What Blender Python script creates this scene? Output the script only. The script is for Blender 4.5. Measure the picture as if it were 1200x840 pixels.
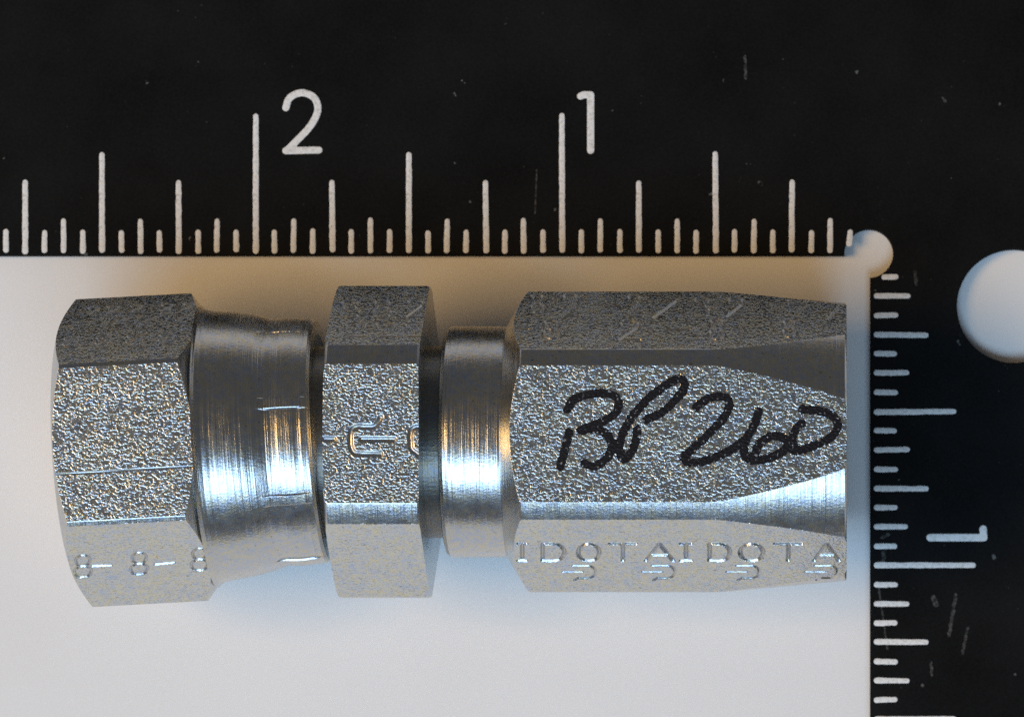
import bpy, math, random
import numpy as np
from mathutils import Vector, noise
random.seed(7); rng = np.random.default_rng(7)
MM = 0.001
# ---------------------------------------------------------------- camera
P = 25.4 / 360.0            # mm per photo pixel on the top of the ruler (16 ticks to the inch, 360 px)
ZR = 1.1                    # ruler thickness, mm
H = ZR + 400.0              # camera height above the paper, mm
PPX, PPY = 992.0, 860.0     # the point straight below the lens, in photo pixels
ZA = 11.3                   # height of the fitting's axis
SA = P * (H - ZA) / 400.0   # mm per photo pixel at the axis height
CX, CY = (PPX - 600) * P, -(PPY - 420) * P

def world(px, py, z):
    """photo pixel + height (mm) -> world point (mm)"""
    k = P * (H - z) / 400.0
    return CX + (px - PPX) * k, CY - (py - PPY) * k
def pix(v):
    """world mm (N,3) -> photo pixels (N,2)"""
    k = 400.0 / (P * (H - v[:, 2]))
    return np.stack([PPX + (v[:, 0] - CX) * k, PPY - (v[:, 1] - CY) * k], 1)

sc = bpy.context.scene
for o in list(bpy.data.objects): bpy.data.objects.remove(o)
cam_d = bpy.data.cameras.new("camera"); cam = bpy.data.objects.new("camera", cam_d)
sc.collection.objects.link(cam); sc.camera = cam
cam.location = (CX * MM, CY * MM, H * MM)
cam_d.sensor_width = 36.0; cam_d.sensor_fit = 'HORIZONTAL'
cam_d.lens = 36.0 * 400.0 / (1200 * P)
cam_d.shift_x = (600 - PPX) / 1200.0
cam_d.shift_y = (PPY - 420) / 1200.0
cam_d.clip_start = 0.01; cam_d.clip_end = 20.0
cam_d.dof.use_dof = True
cam_d.dof.focus_distance = (H - 17.5) * MM
cam_d.dof.aperture_fstop = 58.0

# ---------------------------------------------------------------- light: a dim room, a wide cool window low in the picture, a warm lamp overhead
w = bpy.data.worlds.new("World"); sc.world = w; w.use_nodes = True
bg = w.node_tree.nodes['Background']; bg.inputs[0].default_value = (0.95, 0.96, 1.0, 1); bg.inputs[1].default_value = 0.075
def area(name, loc, target, sx, sy, power, col, spread=180):
    d = bpy.data.lights.new(name, 'AREA'); d.shape = 'RECTANGLE'; d.size = sx * MM; d.size_y = sy * MM
    d.energy = power; d.color = col; d.spread = math.radians(spread)
    o = bpy.data.objects.new(name, d); sc.collection.objects.link(o)
    o.location = Vector(loc) * MM
    o.rotation_euler = (Vector(target) - Vector(loc)).to_track_quat('-Z', 'Y').to_euler()
    return o
AX, AY = world(550, 518, ZA)
area("window_light", (AX - 130, AY - 420, 650), (AX, AY, 0), 1000, 340, 5.1, (0.49, 0.73, 1.0))
area("side_lamp", (AX - 1300, AY - 60, 1330), (AX, AY, 0), 760, 760, 18.4, (1.0, 0.62, 0.25))
sc.view_settings.view_transform = 'Standard'; sc.view_settings.look = 'None'
sc.view_settings.exposure = 0.07; sc.view_settings.gamma = 1.0
sc.cycles.use_denoising = False
sc.cycles.max_bounces = 8

# ---------------------------------------------------------------- node helpers
class NT:
    def __init__(s, name):
        s.m = bpy.data.materials.new(name); s.m.use_nodes = True
        s.t = s.m.node_tree; s.b = s.t.nodes['Principled BSDF']
        s.co = s.t.nodes.new('ShaderNodeTexCoord')
    def n(s, typ, **kw):
        nd = s.t.nodes.new(typ)
        for k, v in kw.items():
            if hasattr(nd, k): setattr(nd, k, v)
            else: nd.inputs[k.replace('_', ' ')].default_value = v
        return nd
    def l(s, a, b): s.t.links.new(a, b)
    def mapped(s, scale, rot=(0, 0, 0)):
        mp = s.n('ShaderNodeMapping'); mp.inputs['Scale'].default_value = scale; mp.inputs['Rotation'].default_value = rot
        s.l(s.co.outputs['Object'], mp.inputs['Vector']); return mp.outputs[0]
    def noise(s, scale, detail=2.0, rough=0.5, rot=(0, 0, 0), dist=0.0):
        nd = s.n('ShaderNodeTexNoise'); nd.inputs['Scale'].default_value = 1.0
        nd.inputs['Detail'].default_value = detail; nd.inputs['Roughness'].default_value = rough; nd.inputs['Distortion'].default_value = dist
        s.l(s.mapped(scale, rot), nd.inputs['Vector']); return nd
    def ramp(s, fac, stops):
        r = s.n('ShaderNodeValToRGB'); e = r.color_ramp.elements
        while len(e) < len(stops): e.new(0.5)
        for el, (p, c) in zip(e, stops):
            el.position = p; el.color = c if len(c) == 4 else (*c, 1)
        s.l(fac, r.inputs[0]); return r.outputs[0]
    def math(s, op, a, b, clamp=False):
        m = s.n('ShaderNodeMath'); m.operation = op; m.use_clamp = clamp
        for k, v in enumerate((a, b)):
            if isinstance(v, (int, float)): m.inputs[k].default_value = v
            else: s.l(v, m.inputs[k])
        return m.outputs[0]
    def mix(s, fac, a, b):
        m = s.n('ShaderNodeMix'); m.data_type = 'RGBA'
        for sock, v in ((m.inputs[0], fac), (m.inputs[6], a), (m.inputs[7], b)):
            if isinstance(v, (int, float)): sock.default_value = v
            elif isinstance(v, tuple): sock.default_value = (*v, 1)
            else: s.l(v, sock)
        return m.outputs[2]
    def bump(s, height, dist_mm, strength=1.0, normal=None):
        b = s.n('ShaderNodeBump'); b.inputs['Distance'].default_value = dist_mm * MM; b.inputs['Strength'].default_value = strength
        s.l(height, b.inputs['Height'])
        if normal is not None: s.l(normal, b.inputs['Normal'])
        return b.outputs[0]

def sc3(x, y=None, z=None):        # cycles per mm -> object-space scale
    y = x if y is None else y; z = x if z is None else z
    return (x / MM, y / MM, z / MM)

def steel(name, grain=1.0, rings=0.0, rough=0.3, base=(0.60, 0.60, 0.585)):
    t = NT(name); b = t.b
    b.inputs['Metallic'].default_value = 1.0
    tint = t.noise(sc3(0.55, 0.55, 0.55), 3.0, 0.6)
    col = t.ramp(tint.outputs['Fac'], [(0.30, (base[0] * .86, base[1] * .94, base[2] * 1.10)), (0.5, base), (0.72, (base[0] * 1.08, base[1] * 1.03, base[2] * .84))])
    fine = t.noise(sc3(2.4), 1.0)
    col = t.mix(0.5, col, t.ramp(fine.outputs['Color'], [(0.36, (base[0] * .74, base[1] * .88, base[2] * 1.2)), (0.5, base), (0.64, (base[0] * 1.16, base[1] * 1.02, base[2] * .70))]))
    # dull soiled pin holes
    pit = t.noise(sc3(3.2), 2.0)
    col = t.mix(t.ramp(pit.outputs['Fac'], [(0.66, (0, 0, 0)), (0.74, (.6, .6, .6))]), col, (0.20, 0.19, 0.17))
    t.l(col, b.inputs['Base Color'])
    rn = t.noise(sc3(1.2), 2.0)
    t.l(t.math('ADD', t.math('MULTIPLY', rn.outputs['Fac'], 0.14), rough - 0.07), b.inputs['Roughness'])
    nrm = None
    if rings:
        r1 = t.noise(sc3(5.5, 0.05, 0.05), 3.0, 0.65)
        nrm = t.bump(r1.outputs['Fac'], 0.022 * rings)
        r2 = t.noise(sc3(2.2, 0.03, 0.03), 1.0)
        nrm = t.bump(r2.outputs['Fac'], 0.022 * rings, 1.0, nrm)
    if grain:
        g1 = t.noise(sc3(4.0, 5.6, 5.6), 2.0, 0.5)
        patch = t.noise(sc3(0.45), 3.0, 0.6)
        gs = t.n('ShaderNodeMapRange'); gs.interpolation_type = 'SMOOTHSTEP'; gs.inputs[1].default_value = 0.40; gs.inputs[2].default_value = 0.74; t.l(g1.outputs['Fac'], gs.inputs[0])
        nrm = t.bump(t.math('MULTIPLY', gs.outputs[0], t.math('ADD', t.math('MULTIPLY', patch.outputs['Fac'], 0.7), 0.65)), 0.0185 * grain, 1.0, nrm)
        g2 = t.noise(sc3(0.7), 2.0)
        nrm = t.bump(g2.outputs['Fac'], 0.03 * grain, 1.0, nrm)
    t.l(nrm, b.inputs['Normal'])
    return t.m

M = {}
M['blasted'] = steel('zinc_blasted_steel', 1.15, 0.0, 0.24, (0.68, 0.685, 0.655))
M['turned'] = steel('zinc_turned_steel', 0.22, 2.2, 0.26)
M['groove'] = steel('zinc_stamped_groove', 0.25, 0.0, 0.30)
M['shaded_steel'] = steel('steel_in_gap_shade', 0.3, 1.0, 0.4, (0.22, 0.22, 0.21))  # stem's steel, its base colour darkened to paint in the gaps' shadow

t = NT('black_ruler_plastic')
t.b.inputs['Roughness'].default_value = 0.6
t.b.inputs['Specular IOR Level'].default_value = 0.05
vo = t.n('ShaderNodeTexVoronoi'); vo.inputs['Scale'].default_value = 1.0
wob_n = t.noise(sc3(2.6), 2.0); wv = t.n('ShaderNodeVectorMath'); wv.operation = 'MULTIPLY_ADD'
t.l(wob_n.outputs['Color'], wv.inputs[0]); wv.inputs[1].default_value = (0.16, 0.16, 0.16); t.l(t.mapped(sc3(0.36)), wv.inputs[2]); t.l(wv.outputs[0], vo.inputs['Vector'])
keep = t.noise(sc3(0.9), 2.0, 0.7)
spot = t.math('MULTIPLY', t.math('LESS_THAN', vo.outputs['Distance'], 0.07), t.math('GREATER_THAN', keep.outputs['Fac'], 0.53))
fine = t.noise(sc3(5.0), 2.0, 0.7)
cl = t.noise(sc3(0.09), 3.0, 0.6)
basec = t.ramp(t.math('ADD', t.math('MULTIPLY', fine.outputs['Fac'], 0.45), t.math('MULTIPLY', cl.outputs['Fac'], 0.55)), [(0.34, (0.004, 0.004, 0.004)), (0.72, (0.012, 0.0125, 0.013))])
vf = t.n('ShaderNodeTexVoronoi'); vf.inputs['Scale'].default_value = 1.0
t.l(t.mapped(sc3(1.1)), vf.inputs['Vector'])
dustn = t.noise(sc3(0.22), 3.0, 0.7)
tiny = t.math('MULTIPLY', t.math('LESS_THAN', vf.outputs['Distance'], 0.07), t.ramp(dustn.outputs['Fac'], [(0.50, (0, 0, 0)), (0.75, (.7, .7, .7))]))
spot = t.math('MAXIMUM', spot, tiny)
t.l(t.mix(t.math('MULTIPLY', spot, t.math('MULTIPLY', fine.outputs['Fac'], 0.75)), basec, (0.22, 0.24, 0.23)), t.b.inputs['Base Color'])
t.l(t.bump(fine.outputs['Fac'], 0.006), t.b.inputs['Normal'])
M['ruler'] = t.m

t = NT('white_tick_paint')
n1 = t.noise(sc3(4.0), 3.0, 0.7)
t.l(t.ramp(n1.outputs['Fac'], [(0.30, (0.50, 0.49, 0.46)), (0.52, (0.80, 0.80, 0.79))]), t.b.inputs['Base Color'])
t.b.inputs['Roughness'].default_value = 0.55
t.l(t.bump(n1.outputs['Fac'], 0.03), t.b.inputs['Normal'])
M['paint'] = t.m

t = NT('grey_scuffed_plastic')
n1 = t.noise(sc3(5.0), 3.0, 0.7)
t.l(t.ramp(n1.outputs['Fac'], [(0.40, (0.012, 0.012, 0.012)), (0.66, (0.09, 0.09, 0.088))]), t.b.inputs['Base Color'])
t.b.inputs['Roughness'].default_value = 0.7; t.b.inputs['Specular IOR Level'].default_value = 0.15
M['scuff'] = t.m

t = NT('white_paper')
n1 = t.noise(sc3(0.03), 3.0, 0.6); n2 = t.noise(sc3(3.0), 3.0, 0.6)
t.l(t.ramp(t.math('ADD', t.math('MULTIPLY', n1.outputs['Fac'], 0.7), t.math('MULTIPLY', n2.outputs['Fac'], 0.3)), [(0.3, (0.77, 0.77, 0.765)), (0.7, (0.82, 0.82, 0.82))]), t.b.inputs['Base Color'])
t.b.inputs['Roughness'].default_value = 0.75; t.b.inputs['Specular IOR Level'].default_value = 0.2
M['paper'] = t.m

t = NT('black_marker_ink')
n1 = t.noise(sc3(4.0, 5.6, 5.6), 2.0, 0.5); n2 = t.noise(sc3(3.4), 2.0, 0.5)
t.l(t.bump(n1.outputs['Fac'], 0.05), t.b.inputs['Normal'])
speck = t.ramp(n2.outputs['Fac'], [(0.655, (0, 0, 0)), (0.70, (1, 1, 1))])
t.l(t.mix(speck, (0.008, 0.007, 0.009), (0.6, 0.6, 0.6)), t.b.inputs['Base Color'])
t.l(speck, t.b.inputs['Metallic'])
t.b.inputs['Roughness'].default_value = 0.34; t.b.inputs['Specular IOR Level'].default_value = 0.3
M['ink'] = t.m

# ---------------------------------------------------------------- object helpers
INFO = {}
def link(name, v_mm, faces, mats, parent=None, origin=(0, 0, 0), rot=0.0, fmat=None, smooth=False):
    """v_mm: world mm points; the object's own origin and z-rotation are given, the mesh is stored relative to them"""
    v = np.asarray(v_mm, float) - np.array(origin, float)
    c, s = math.cos(-rot), math.sin(-rot)
    loc = np.stack([c * v[:, 0] - s * v[:, 1], s * v[:, 0] + c * v[:, 1], v[:, 2]], 1) * MM
    me = bpy.data.meshes.new(name)
    if isinstance(faces, np.ndarray):
        nf, k = faces.shape
        me.vertices.add(len(loc)); me.vertices.foreach_set('co', loc.astype(np.float32).ravel())
        me.loops.add(nf * k); me.loops.foreach_set('vertex_index', faces.astype(np.int32).ravel())
        me.polygons.add(nf); me.polygons.foreach_set('loop_start', (np.arange(nf) * k).astype(np.int32))
        me.update(calc_edges=True)
    else:
        me.from_pydata([tuple(q) for q in loc], [], faces)
    for m in mats: me.materials.append(m)
    if fmat is not None: me.polygons.foreach_set('material_index', fmat.astype(np.int32))
    me.polygons.foreach_set('use_smooth', np.full(len(me.polygons), smooth))
    me.update()
    o = bpy.data.objects.new(name, me)
    place(o, parent, origin, rot)
    return o
def place(o, parent, origin, rot):
    sc.collection.objects.link(o)
    po, pr = INFO[parent.name] if parent else ((0, 0, 0), 0.0)
    d = np.array(origin, float) - np.array(po, float); c, s = math.cos(-pr), math.sin(-pr)
    o.location = (MM * (c * d[0] - s * d[1]), MM * (s * d[0] + c * d[1]), MM * d[2])
    o.rotation_euler = (0, 0, rot - pr)
    if parent: o.parent = parent
    INFO[o.name] = (tuple(origin), rot)
def thing(name, label, cat, origin):
    o = bpy.data.objects.new(name, None); o.empty_display_size = 0.01
    place(o, None, origin, 0.0); o['label'] = label; o['category'] = cat
    return o

def spline(pts, n=10):
    """Catmull-Rom through the points"""
    p = np.array(pts, float)
    if len(p) < 3: return p
    q = np.vstack([2 * p[0] - p[1], p, 2 * p[-1] - p[-2]]); out = []
    for i in range(1, len(q) - 2):
        for u in np.linspace(0, 1, n, endpoint=False):
            a, b, c, d = q[i - 1], q[i], q[i + 1], q[i + 2]
            out.append(0.5 * (2 * b + (c - a) * u + (2 * a - 5 * b + 4 * c - d) * u * u + (3 * b - 3 * c + d - a) * u ** 3))
    out.append(p[-1]); return np.array(out)
def dist(pt, lines, reach=1e9):
    """distance of each point (N,2) to the nearest polyline"""
    best = np.full(len(pt), 1e6)
    for ln in lines:
        ln = np.asarray(ln, float)
        for a, b in zip(ln[:-1], ln[1:]):
            lo, hi = np.minimum(a, b) - reach, np.maximum(a, b) + reach
            ix = np.nonzero((pt[:, 0] > lo[0]) & (pt[:, 0] < hi[0]) & (pt[:, 1] > lo[1]) & (pt[:, 1] < hi[1]))[0]
            if not len(ix): continue
            q = pt[ix]; ab = b - a; L = max(float(ab @ ab), 1e-12)
            u = np.clip(((q - a) @ ab) / L, 0, 1)
            best[ix] = np.minimum(best[ix], np.hypot(*(q - a - u[:, None] * ab).T))
    return best

# single-stroke lettering in a 1 x 1 box, y downwards
def arc(cx, cy, rx, ry, a0, a1, n=14):
    return [(cx + rx * math.cos(math.radians(a)), cy + ry * math.sin(math.radians(a))) for a in np.linspace(a0, a1, n)]
GLYPH = {
    'I': [[(.5, 0), (.5, 1)], [(.15, 0), (.85, 0)], [(.15, 1), (.85, 1)]],
    'D': [[(.05, 0), (.05, 1), (.5, 1)] + arc(.5, .5, .5, .5, 90, -90) + [(.05, 0)]],
    'O': [arc(.5, .5, .5, .5, 0, 360, 24)],
    'T': [[(0, 0), (1, 0)], [(.5, 0), (.5, 1)]],
    'A': [[(0, 1), (.5, 0), (1, 1)], [(.2, .66), (.8, .66)]],
    '8': [arc(.5, .25, .42, .25, 0, 360, 18), arc(.5, .75, .5, .25, 0, 360, 18)],
    '2': [arc(.5, .28, .45, .28, 180, 370) + [(0, 1), (1, 1)]],
    '3': [arc(.45, .25, .5, .25, -160, 90) + arc(.45, .75, .55, .25, -90, 160)],
    '7': [[(0, 0), (1, 0), (.35, 1)]],
    '/': [[(0, 1), (1, 0)]],
    '-': [[(0, .5), (1, .5)]],
    'logo': [[(.3, 0), (.75, 0)] + arc(.75, .45, .25, .45, -90, 90) + [(.45, .9), (.35, 1.05)], [(0, .45), (.6, .45)]],
}
def glyph(ch, cx, cy, wd, ht, slope=0.0):
    out = []
    for st in GLYPH[ch]:
        a = np.array(st, float); x = cx + (a[:, 0] - .5) * wd
        out.append(np.stack([x, cy + (a[:, 1] - .5) * ht + slope * (x - cx)], 1))
    return out

# ---------------------------------------------------------------- turned and hexagonal bodies
TH = np.radians(np.concatenate([np.arange(-102, 102.01, 0.25), np.arange(105, 256, 3.0)]))
def resample(prof, step):
    out = [prof[0]]
    for a, b in zip(prof[:-1], prof[1:]):
        n = max(1, int(math.ceil(math.hypot(b[0] - a[0], b[1] - a[1]) / step)))
        out += [(a[0] + (b[0] - a[0]) * k / n, a[1] + (b[1] - a[1]) * k / n) for k in range(1, n + 1)]
    return np.array(out)
def body(name, prof, apothem, parent, x0, axis_y=518.0, rot=0.0, step=0.75, mats=('blasted', 'turned', 'groove'), cuts=(), relief=None, roll=0.0, theta=TH, wob=0.0):
    """prof: (x px, radius px) along the axis; apothem None = round.  cuts = [(strokes in photo px, y stretch, half width px, depth px, face centre deg)]"""
    pr = resample(prof, step); th = theta
    X, R = np.meshgrid(pr[:, 0], th, indexing='ij')[0], np.repeat(pr[:, 1][:, None], len(th), 1)
    T = np.repeat(th[None, :], len(pr), 0)
    turned = np.ones(R.shape, bool)
    if apothem:
        d = (np.degrees(T) - roll + 30) % 60 - 30
        hexr = apothem / np.cos(np.radians(d))
        turned = R < hexr - 0.02
        R = np.minimum(R, hexr)
    if wob:   # a turned surface is never perfectly true
        R = R + wob * np.sin(3 * T + X * 0.05)
    if relief is not None: R = R - relief(X, np.degrees(T))
    ox, oy = world(x0, axis_y, ZA)
    c, s = math.cos(rot), math.sin(rot)
    def pts(R):
        lx = (X - x0) * SA; ly = R * np.sin(T) * SA; lz = R * np.cos(T) * SA
        return np.stack([ox + c * lx - s * ly, oy + s * lx + c * ly, ZA + lz], -1)
    if cuts:
        V = pts(R); flat = V.reshape(-1, 3); px = pix(flat)
        D = np.zeros(len(flat)); groove = np.zeros(len(flat), bool); td = np.degrees(T).ravel()
        for strokes, sy, hw, dep, face in cuts:
            ok = np.nonzero((np.abs(td - face) < 31))[0]
            q = px[ok] * np.array([1.0, sy])
            dd = dist(q, [np.asarray(l) * np.array([1.0, sy]) for l in strokes], hw * 2.2)
            u = np.clip(dd / hw, 0, 2)
            groove[ok] |= u < 0.95
            D[ok] += dep * (np.clip(1.2 - u * 1.2, 0, 1) if face else 0.5 + 0.5 * np.cos(math.pi * np.minimum(u, 1)))
        R = R - D.reshape(R.shape)
    V = pts(R).reshape(-1, 3)
    n, k = R.shape
    i, j = np.meshgrid(np.arange(n - 1), np.arange(k), indexing='ij'); j2 = (j + 1) % k
    F = np.stack([i * k + j, (i + 1) * k + j, (i + 1) * k + j2, i * k + j2], -1).reshape(-1, 4)
    fm = turned[:-1].ravel().astype(int)
    if cuts: fm[groove.reshape(R.shape)[:-1].ravel()] = 2
    return link(name, V, F, [M[m] for m in mats], parent, (ox, oy, ZA), rot, fm)

# ---------------------------------------------------------------- flat lettering: a clean outline from a distance field
def flat_marks(name, lines, hw, z, mat, parent, origin, cell=0.05, dome=0.0, rough_edge=0.0, to_mm=None):
    ln = [np.stack(world(l[:, 0], l[:, 1], z), 1) if to_mm is None else l for l in [np.asarray(q, float) for q in lines]]
    allp = np.vstack(ln); lo, hi = allp.min(0) - hw * 1.6, allp.max(0) + hw * 1.6
    nx, ny = [int(math.ceil(e / cell)) + 1 for e in (hi - lo)]
    gx, gy = np.meshgrid(lo[0] + cell * np.arange(nx), lo[1] + cell * np.arange(ny), indexing='ij')
    pt = np.stack([gx.ravel(), gy.ravel()], 1)
    def field(p):
        f = hw - dist(p, ln, hw * 3)
        if rough_edge:
            f = f + rough_edge * (np.sin(p[:, 0] * 7.3 + 2 * np.sin(p[:, 1] * 9.1)) + np.sin(p[:, 1] * 8.7 + 3 * np.sin(p[:, 0] * 5.9))) * 0.5
        return f
    f = field(pt)
    # pull the rim points exactly onto the outline
    e = cell * 0.25
    near = np.abs(f) < cell * 0.75
    g = np.stack([field(pt + [e, 0]) - field(pt - [e, 0]), field(pt + [0, e]) - field(pt - [0, e])], 1) / (2 * e)
    gn = np.maximum((g ** 2).sum(1), 0.25)
    pt = np.where(near[:, None], pt - g * (f / gn)[:, None], pt)
    inside = (f > 0) | near
    fa = np.where(near, 0, f)
    zz = z + (dome * np.sqrt(np.clip(1 - (1 - np.clip(fa / hw, 0, 1)) ** 2, 0, 1)) if dome else 0)
    zz = np.broadcast_to(zz, f.shape)
    I = inside.reshape(nx, ny)
    q = I[:-1, :-1] & I[1:, :-1] & I[1:, 1:] & I[:-1, 1:]
    core = (f > 0).reshape(nx, ny)
    q &= core[:-1, :-1] | core[1:, :-1] | core[1:, 1:] | core[:-1, 1:]
    i, j = np.nonzero(q)
    F = np.stack([i * ny + j, (i + 1) * ny + j, (i + 1) * ny + j + 1, i * ny + j + 1], 1)
    used, inv = np.unique(F, return_inverse=True)
    V = np.stack([pt[used, 0], pt[used, 1], zz[used]], 1)
    return link(name, V, inv.reshape(F.shape), [mat], parent, origin, 0.0, None, True)

# ================================================================ the sheet of white paper
S = 900.0
pv = [(-S, -S, 0), (S, -S, 0), (S, S, 0), (-S, S, 0)]
paper = link('table_paper', pv, [(0, 1, 2, 3)], [M['paper']])
paper['kind'] = 'structure'

# ================================================================ the corner ruler
R0 = (*world(1018.5, 300, ZR), 0.0)
ruler = thing('corner_ruler', 'black L-shaped corner ruler with white inch ticks and numerals lying on white paper', 'ruler', R0)
def ruler_plate():
    E, r = world, 28.5
    ex, ey, cx, cy = 1019.5, 299.5, 1018.0, 297.0
    a_left = math.degrees(math.asin((ey - cy) / r)); a_bot = math.degrees(math.acos((ex - cx) / r))
    out = [(-1500, -134), (1452, -134), (1452, 1600), (ex, 1600), (ex, cy + r * math.sin(math.radians(a_bot)))]
    a = np.linspace(a_bot, -(180 + a_left), 48)
    out += [(cx + r * math.cos(math.radians(q)), cy + r * math.sin(math.radians(q))) for q in a[1:]]
    out += [(-1500, ey)]
    hole = [(1188 + 66.5 * math.cos(q), 358.5 + 66.5 * math.sin(q)) for q in np.linspace(0, 2 * math.pi, 96, endpoint=False)]
    cu = bpy.data.curves.new('plate', 'CURVE'); cu.dimensions = '2D'; cu.fill_mode = 'BOTH'
    bev = 0.10
    cu.extrude = (ZR / 2 - bev) * MM; cu.bevel_depth = bev * MM; cu.bevel_resolution = 2; cu.offset = -bev * MM
    for loop in (out, hole):
        sp = cu.splines.new('POLY'); sp.points.add(len(loop) - 1); sp.use_cyclic_u = True
        for q, (x, y) in zip(sp.points, loop):
            wx, wy = E(x, y, ZR); q.co = ((wx - R0[0]) * MM, (wy - R0[1]) * MM, 0, 1)
    tmp = bpy.data.objects.new('plate_outline', cu); sc.collection.objects.link(tmp)
    dg = bpy.context.evaluated_depsgraph_get()
    me = bpy.data.meshes.new_from_object(tmp.evaluated_get(dg)); me.name = 'plate'
    bpy.data.objects.remove(tmp)
    me.materials.clear(); me.materials.append(M['ruler'])
    o = bpy.data.objects.new('plate', me)
    place(o, ruler, (R0[0], R0[1], ZR / 2), 0.0)
    return o
ruler_plate()
MARK = {0: (133, 1144), 8: (178, 1121), 4: (211, 1088), 12: (211, 1088)}
def tick(px0, py0, px1, py1, wpx, h=0.018):
    """a painted groove: a slim pillow with round ends, slightly uneven in width"""
    a = np.array(world(px0, py0, ZR)); b = np.array(world(px1, py1, ZR)); L = np.linalg.norm(b - a)
    u = (b - a) / L; nrm = np.array([-u[1], u[0]]); hw = wpx * P / 2
    n = max(8, int(L / 0.35)); rows = []
    ss = [0, .04, .15, .35] ; prof = []
    for k in range(n + 1):
        s = L * k / n; e = min(s, L - s); f = math.sqrt(max(0.0, 1 - (1 - min(e / hw, 1)) ** 2)) if e < hw else 1.0
        prof.append((s, max(f, 0.02)))
    prof = sorted(prof + [(hw * q, math.sqrt(1 - (1 - q) ** 2)) for q in (.1, .3, .6)] + [(L - hw * q, math.sqrt(1 - (1 - q) ** 2)) for q in (.1, .3, .6)])
    V, F = [], []
    for s, f in prof:
        jl, jr = rng.normal(0, .05, 2)
        taper = 1.0 - 0.10 * (s / L)
        for t_, hh in ((-1, 0), (-.7, .8), (0, 1), (.7, .8), (1, 0)):
            wdt = hw * f * taper * (1 + (jl if t_ < 0 else jr))
            q = a + u * s + nrm * wdt * t_
            V.append((q[0], q[1], ZR + 0.004 + h * f * hh))
    for k in range(len(prof) - 1):
        for m in range(4): F.append((k * 5 + m, (k + 1) * 5 + m, (k + 1) * 5 + m + 1, k * 5 + m + 1))
    F = [f_[::-1] for f_ in F]
    return link('tick_mark', V, F, [M['paint']], ruler, (*a, ZR), 0.0, None, True)
for k in range(1, 48):
    x = 1018.2 - 22.465 * k; m = k % 16
    top = MARK.get(m, (0, 0))[0] or (256 if m % 2 == 0 else 269)
    if x < -40: break
    y0 = 297
    if k == 1: tick(x - 1, 289, x + 1, 269, 7.0); continue
    tick(x + rng.normal(0, .4), y0 + rng.normal(0, .5), x + rng.normal(0, .3), top + rng.normal(0, .6), 6.9 if m % 4 == 0 else 6.6)
for k in range(1, 26):
    y = 302.0 + 22.5 * k; m = k % 16
    end = MARK.get(m, (0, 0))[1] or (1066 if m % 2 == 0 else 1052)
    if y > 860: break
    tick(1024.0 + (9 if k == 1 else 0), y + rng.normal(0, .3), end + rng.normal(0, .6), y + rng.normal(0, .3), 6.8 if m % 4 == 0 else 6.6)
def crop(pts, ox, oy, s): return [(ox + x / s, oy + y / s) for x, y in pts]
two = spline(crop([(938, 242), (948, 213), (972, 197), (1000, 194), (1030, 209), (1043, 240), (1036, 272), (1012, 310), (972, 352), (944, 380)], 0, 40, 2.8))
two = np.vstack([two, crop([(938, 383), (1046, 381)], 0, 40, 2.8)])
flat_marks('numeral', [two], 4.1 * P, ZR + 0.004, M['paint'], ruler, R0, 0.06, 0.018)
flat_marks('numeral', [crop([(785, 204), (795, 200), (818, 200), (818, 382)], 400, 40, 2.8)], 4.1 * P, ZR + 0.004, M['paint'], ruler, R0, 0.06, 0.018)
flat_marks('numeral', [crop([(364, 363), (540, 363), (538, 335)], 960, 500, 2.8)], 4.3 * P, ZR + 0.004, M['paint'], ruler, R0, 0.06, 0.018)
for pts, hw in (([(873, 66), (874, 92)], 1.6), ([(1120, 697), (1116, 722), (1112, 745)], 2.0), ([(1134, 735), (1128, 765)], 1.6), ([(1072, 318), (1074, 334)], 1.8),
                ([(1094, 700), (1097, 708)], 3.0), ([(1034, 630), (1041, 626)], 1.8), ([(1036, 640), (1035, 660)], 2.2), ([(1105, 115), (1108, 119)], 1.5), ([(629, 200), (627, 250)], .8),
                ([(1030, 690), (1040, 760)], 1.0), ([(1091, 776), (1092, 790)], 1.6)):
    flat_marks('scuff_mark', [spline(pts)], hw * P, ZR + 0.003, M['scuff'], ruler, R0, 0.05, 0, 0.05)

# ================================================================ the hose fitting
F0 = (*world(550, 518, ZA), 0.0)
fit = thing('hose_fitting', 'silver steel hose fitting with loose hexagonal nut and BP260 handwritten in black marker', 'hose fitting', F0)

# inner stem seen in the two gaps
body('stem', [(300, 20), (300, 112), (720, 112), (720, 20)], None, fit, 550, step=4.0, mats=('shaded_steel', 'shaded_steel'), theta=np.radians(np.arange(-180, 180, 3.0)))

# socket: hexagon bar turned to a cone at the right end, with turned left shoulder
AI, RT = 157.3, 175.6
cut = []
g = []
for ch, x, wd in (('I', 612, 13), ('D', 648, 27), ('O', 690, 25), ('T', 730, 30), ('A', 773, 32), ('I', 804, 17), ('D', 843, 25), ('O', 881, 27), ('T', 924, 31), ('A', 969, 29)):
    g += glyph(ch, x, 647, wd, 20)
cut.append((g, 1.9, 3.0, 2.8, -60))
g = []
for x in (679, 772, 871, 963): g += glyph('logo', x, 670.5, 38, 16)
cut.append((g, 1.9, 2.3, 1.5, -60))
g = []
for ch, x, y, wd, ht in (('8', 630, 356, 16, 22), ('2', 668, 358, 20, 26), ('2', 743, 358, 18, 24), ('/', 780, 362, 28, 20), ('3', 823, 360, 18, 22), ('2', 862, 360, 20, 22), ('7', 935, 364, 18, 14), ('/', 977, 367, 13, 14),
                         ('-', 612, 385, 14, 10), ('8', 646, 386, 19, 22), ('2', 738, 387, 24, 22), ('-', 795, 386, 26, 10), ('8', 840, 386, 18, 24), ('8', 925, 385, 16, 20)):
    g += glyph(ch, x, y, wd, ht)
cut.append((g, 2.2, 2.7, 2.6, 60))
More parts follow.
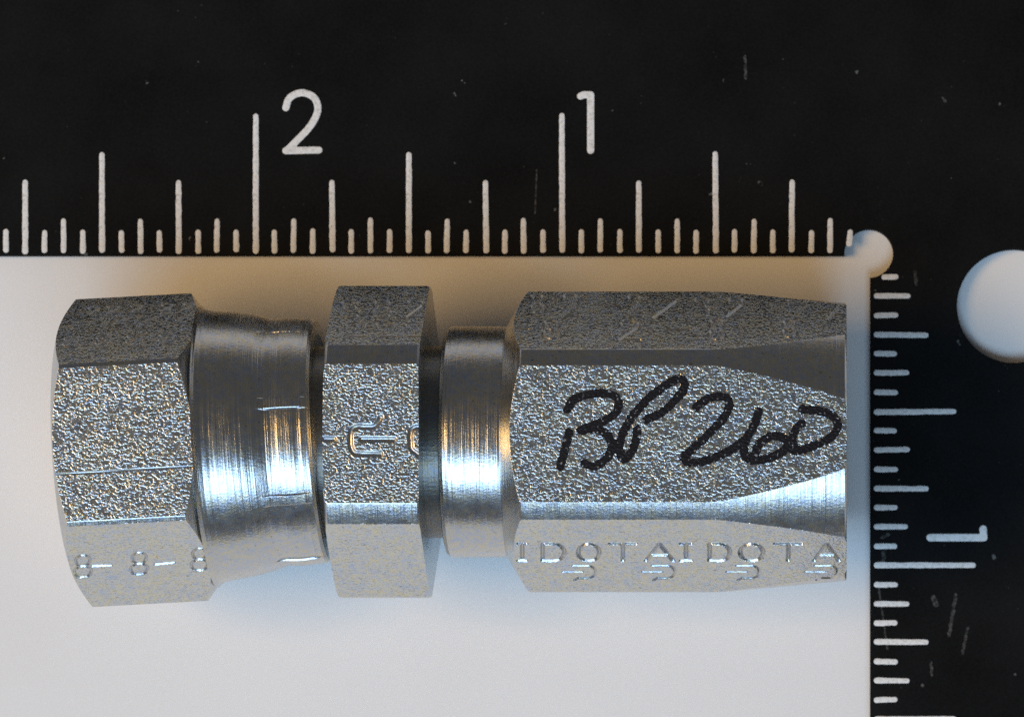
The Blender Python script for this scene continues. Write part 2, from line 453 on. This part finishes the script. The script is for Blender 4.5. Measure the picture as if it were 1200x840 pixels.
socket = body('socket', [(640, 60), (600, 60), (594, 120), (594.5, 134), (606, 154), (619, 174.5), (621, RT), (838, RT), (852, 174.9), (990, 162.2), (992, 160), (992, 118), (900, 112), (900, 30)],
              AI, fit, 790, cuts=cut)
body('collar', [(560, 100), (524, 100), (523.5, 126), (525, 131.5), (529, 134.6), (534, 135.3), (592, 135), (596, 134), (597, 100)], None, fit, 560, mats=('turned', 'turned'), step=1.0, wob=0.15)

# handwriting in black marker on the upper flat of the socket
def hw_(pts): return spline(crop(pts, 620, 420, 3.158), 8)
ink = [hw_([(148, 272), (134, 330), (115, 400)]),
       hw_([(142, 188), (168, 152), (230, 132), (298, 131), (330, 158), (324, 195), (288, 226), (240, 246), (192, 264)]),
       hw_([(192, 266), (250, 261), (294, 288), (306, 330), (286, 370), (242, 398), (204, 388)]),
       hw_([(400, 262), (396, 300), (378, 348), (350, 372), (334, 335), (342, 290), (366, 238), (402, 190), (450, 140), (520, 90), (562, 76), (576, 105), (546, 150), (490, 200), (436, 226)]),
       hw_([(620, 180), (655, 153), (700, 141), (734, 150), (740, 182), (715, 226), (660, 284), (602, 338), (573, 364), (592, 384), (640, 381), (702, 360), (760, 330), (800, 298), (832, 248), (850, 196)]),
       hw_([(812, 280), (797, 318), (796, 352), (822, 376), (880, 370), (934, 346), (958, 314), (934, 290), (890, 290), (852, 318), (836, 350)]),
       hw_([(1010, 240), (988, 262), (974, 300), (986, 336)]),
       hw_([(1012, 188), (1080, 195), (1128, 218), (1142, 255), (1112, 294), (1050, 324), (986, 342), (958, 322)])]
ZI = ZA + AI * SA + 0.006
flat_marks('handwriting', ink, 4.85 * P, ZI, M['ink'], socket, (*world(800, 500, ZI), ZI), 0.05, 0, 0.05)

# middle hexagon
cut = [([spline(crop([(610, 150), (590, 190), (545, 235), (470, 240), (385, 238), (335, 275), (325, 350), (330, 430), (360, 480), (420, 492), (610, 497)], 370, 470, 8.0)),
         np.array(crop([(430, 358), (735, 358)], 370, 470, 8.0)), np.array(crop([(80, 355), (170, 355)], 370, 470, 8.0)),
         spline(crop([(1000, 235), (930, 245), (890, 290), (890, 400), (900, 450), (960, 500)], 370, 470, 8.0))], 1.0, 4.2, 2.3, 0)]
g = []
for ch, x, y, wd, ht in (('8', 410, 362, 24, 20), ('8', 448, 362, 22, 20), ('2', 487, 361, 20, 20), ('2', 417, 386, 26, 16), ('2', 452, 386, 24, 16), ('2', 485, 386, 22, 16)):
    g += glyph(ch, x, y, wd, ht)
cut.append((g, 2.2, 2.2, 1.7, 60))
body('hex_collar', [(440, 60), (396, 60), (395.5, 160), (396.5, 176), (398, 181), (400, 182.2), (503, 182.2), (504.6, 181), (505, 178), (505, 100), (500, 60)], 164.0, fit, 450, cuts=cut)

# swivel nut, a little out of line with the body
NR = math.radians(3.05)
NY = 518.0 + (378 - 170) * math.tan(NR) - 2.0      # its axis meets the body's axis at the crimped end
cut = []
g = []
for x, y, s in ((97, 663, 1), (163, 660, 1), (234, 655, 1)): g += glyph('8', x, y, 20, 26, -.05)
g += [np.array([(108, 663), (130, 662)]), np.array([(182, 661), (204, 659)])]
cut.append((g, 1.9, 2.4, 1.8, -60))
g = []
for k, x in enumerate((112, 146, 181, 217)): g += glyph('/', x, 376 - k * 1.4, 20, 8) + glyph('7', x + 14, 376 - k * 1.4, 12, 10)
for k, x in enumerate((84, 122, 158, 196, 232)): g += glyph('8', x, 402 - k * 1.6, 20, 12)
for k, x in enumerate((110, 133, 160, 196, 222)): g += glyph('2', x, 364 - k * 1.2, 14, 8)
cut.append((g, 2.2, 2.0, 1.3, 60))
cut.append(([np.array([(66, 555.5), (226, 546.5)])], 1.0, 1.5, 1.0, 0))
nut = body('swivel_nut', [(200, 60), (112, 70), (87, 130), (84.5, 148), (87, 157), (99, 180.2), (234, 180.2), (249, 155), (249, 60)], 157.5, fit, 170, NY, NR, cuts=cut, roll=0.0)
def pads(X, T):
    ph = (T - 14.4 + 22.5) % 45 - 22.5
    ang = np.clip((np.abs(ph) - 2.3) / 0.5, 0, 1)
    ax = np.clip((X - 316) / 18, 0, 1) * np.clip((378 - X) / 14, 0, 1)
    return 2.1 * ang * ax
body('crimp_skirt', [(246, 100), (246, 165), (250, 161), (256, 158.6), (264, 157.4), (285, 155.2), (303, 152), (318, 148.4), (327, 146.2), (334, 146.6), (345, 147.2), (356, 147), (368, 145.6), (376, 143), (379.5, 140), (380, 125), (374, 108)],
     None, nut, 320, NY - (320 - 170) * math.tan(NR), NR, mats=('turned', 'turned'), relief=pads, wob=0.2)
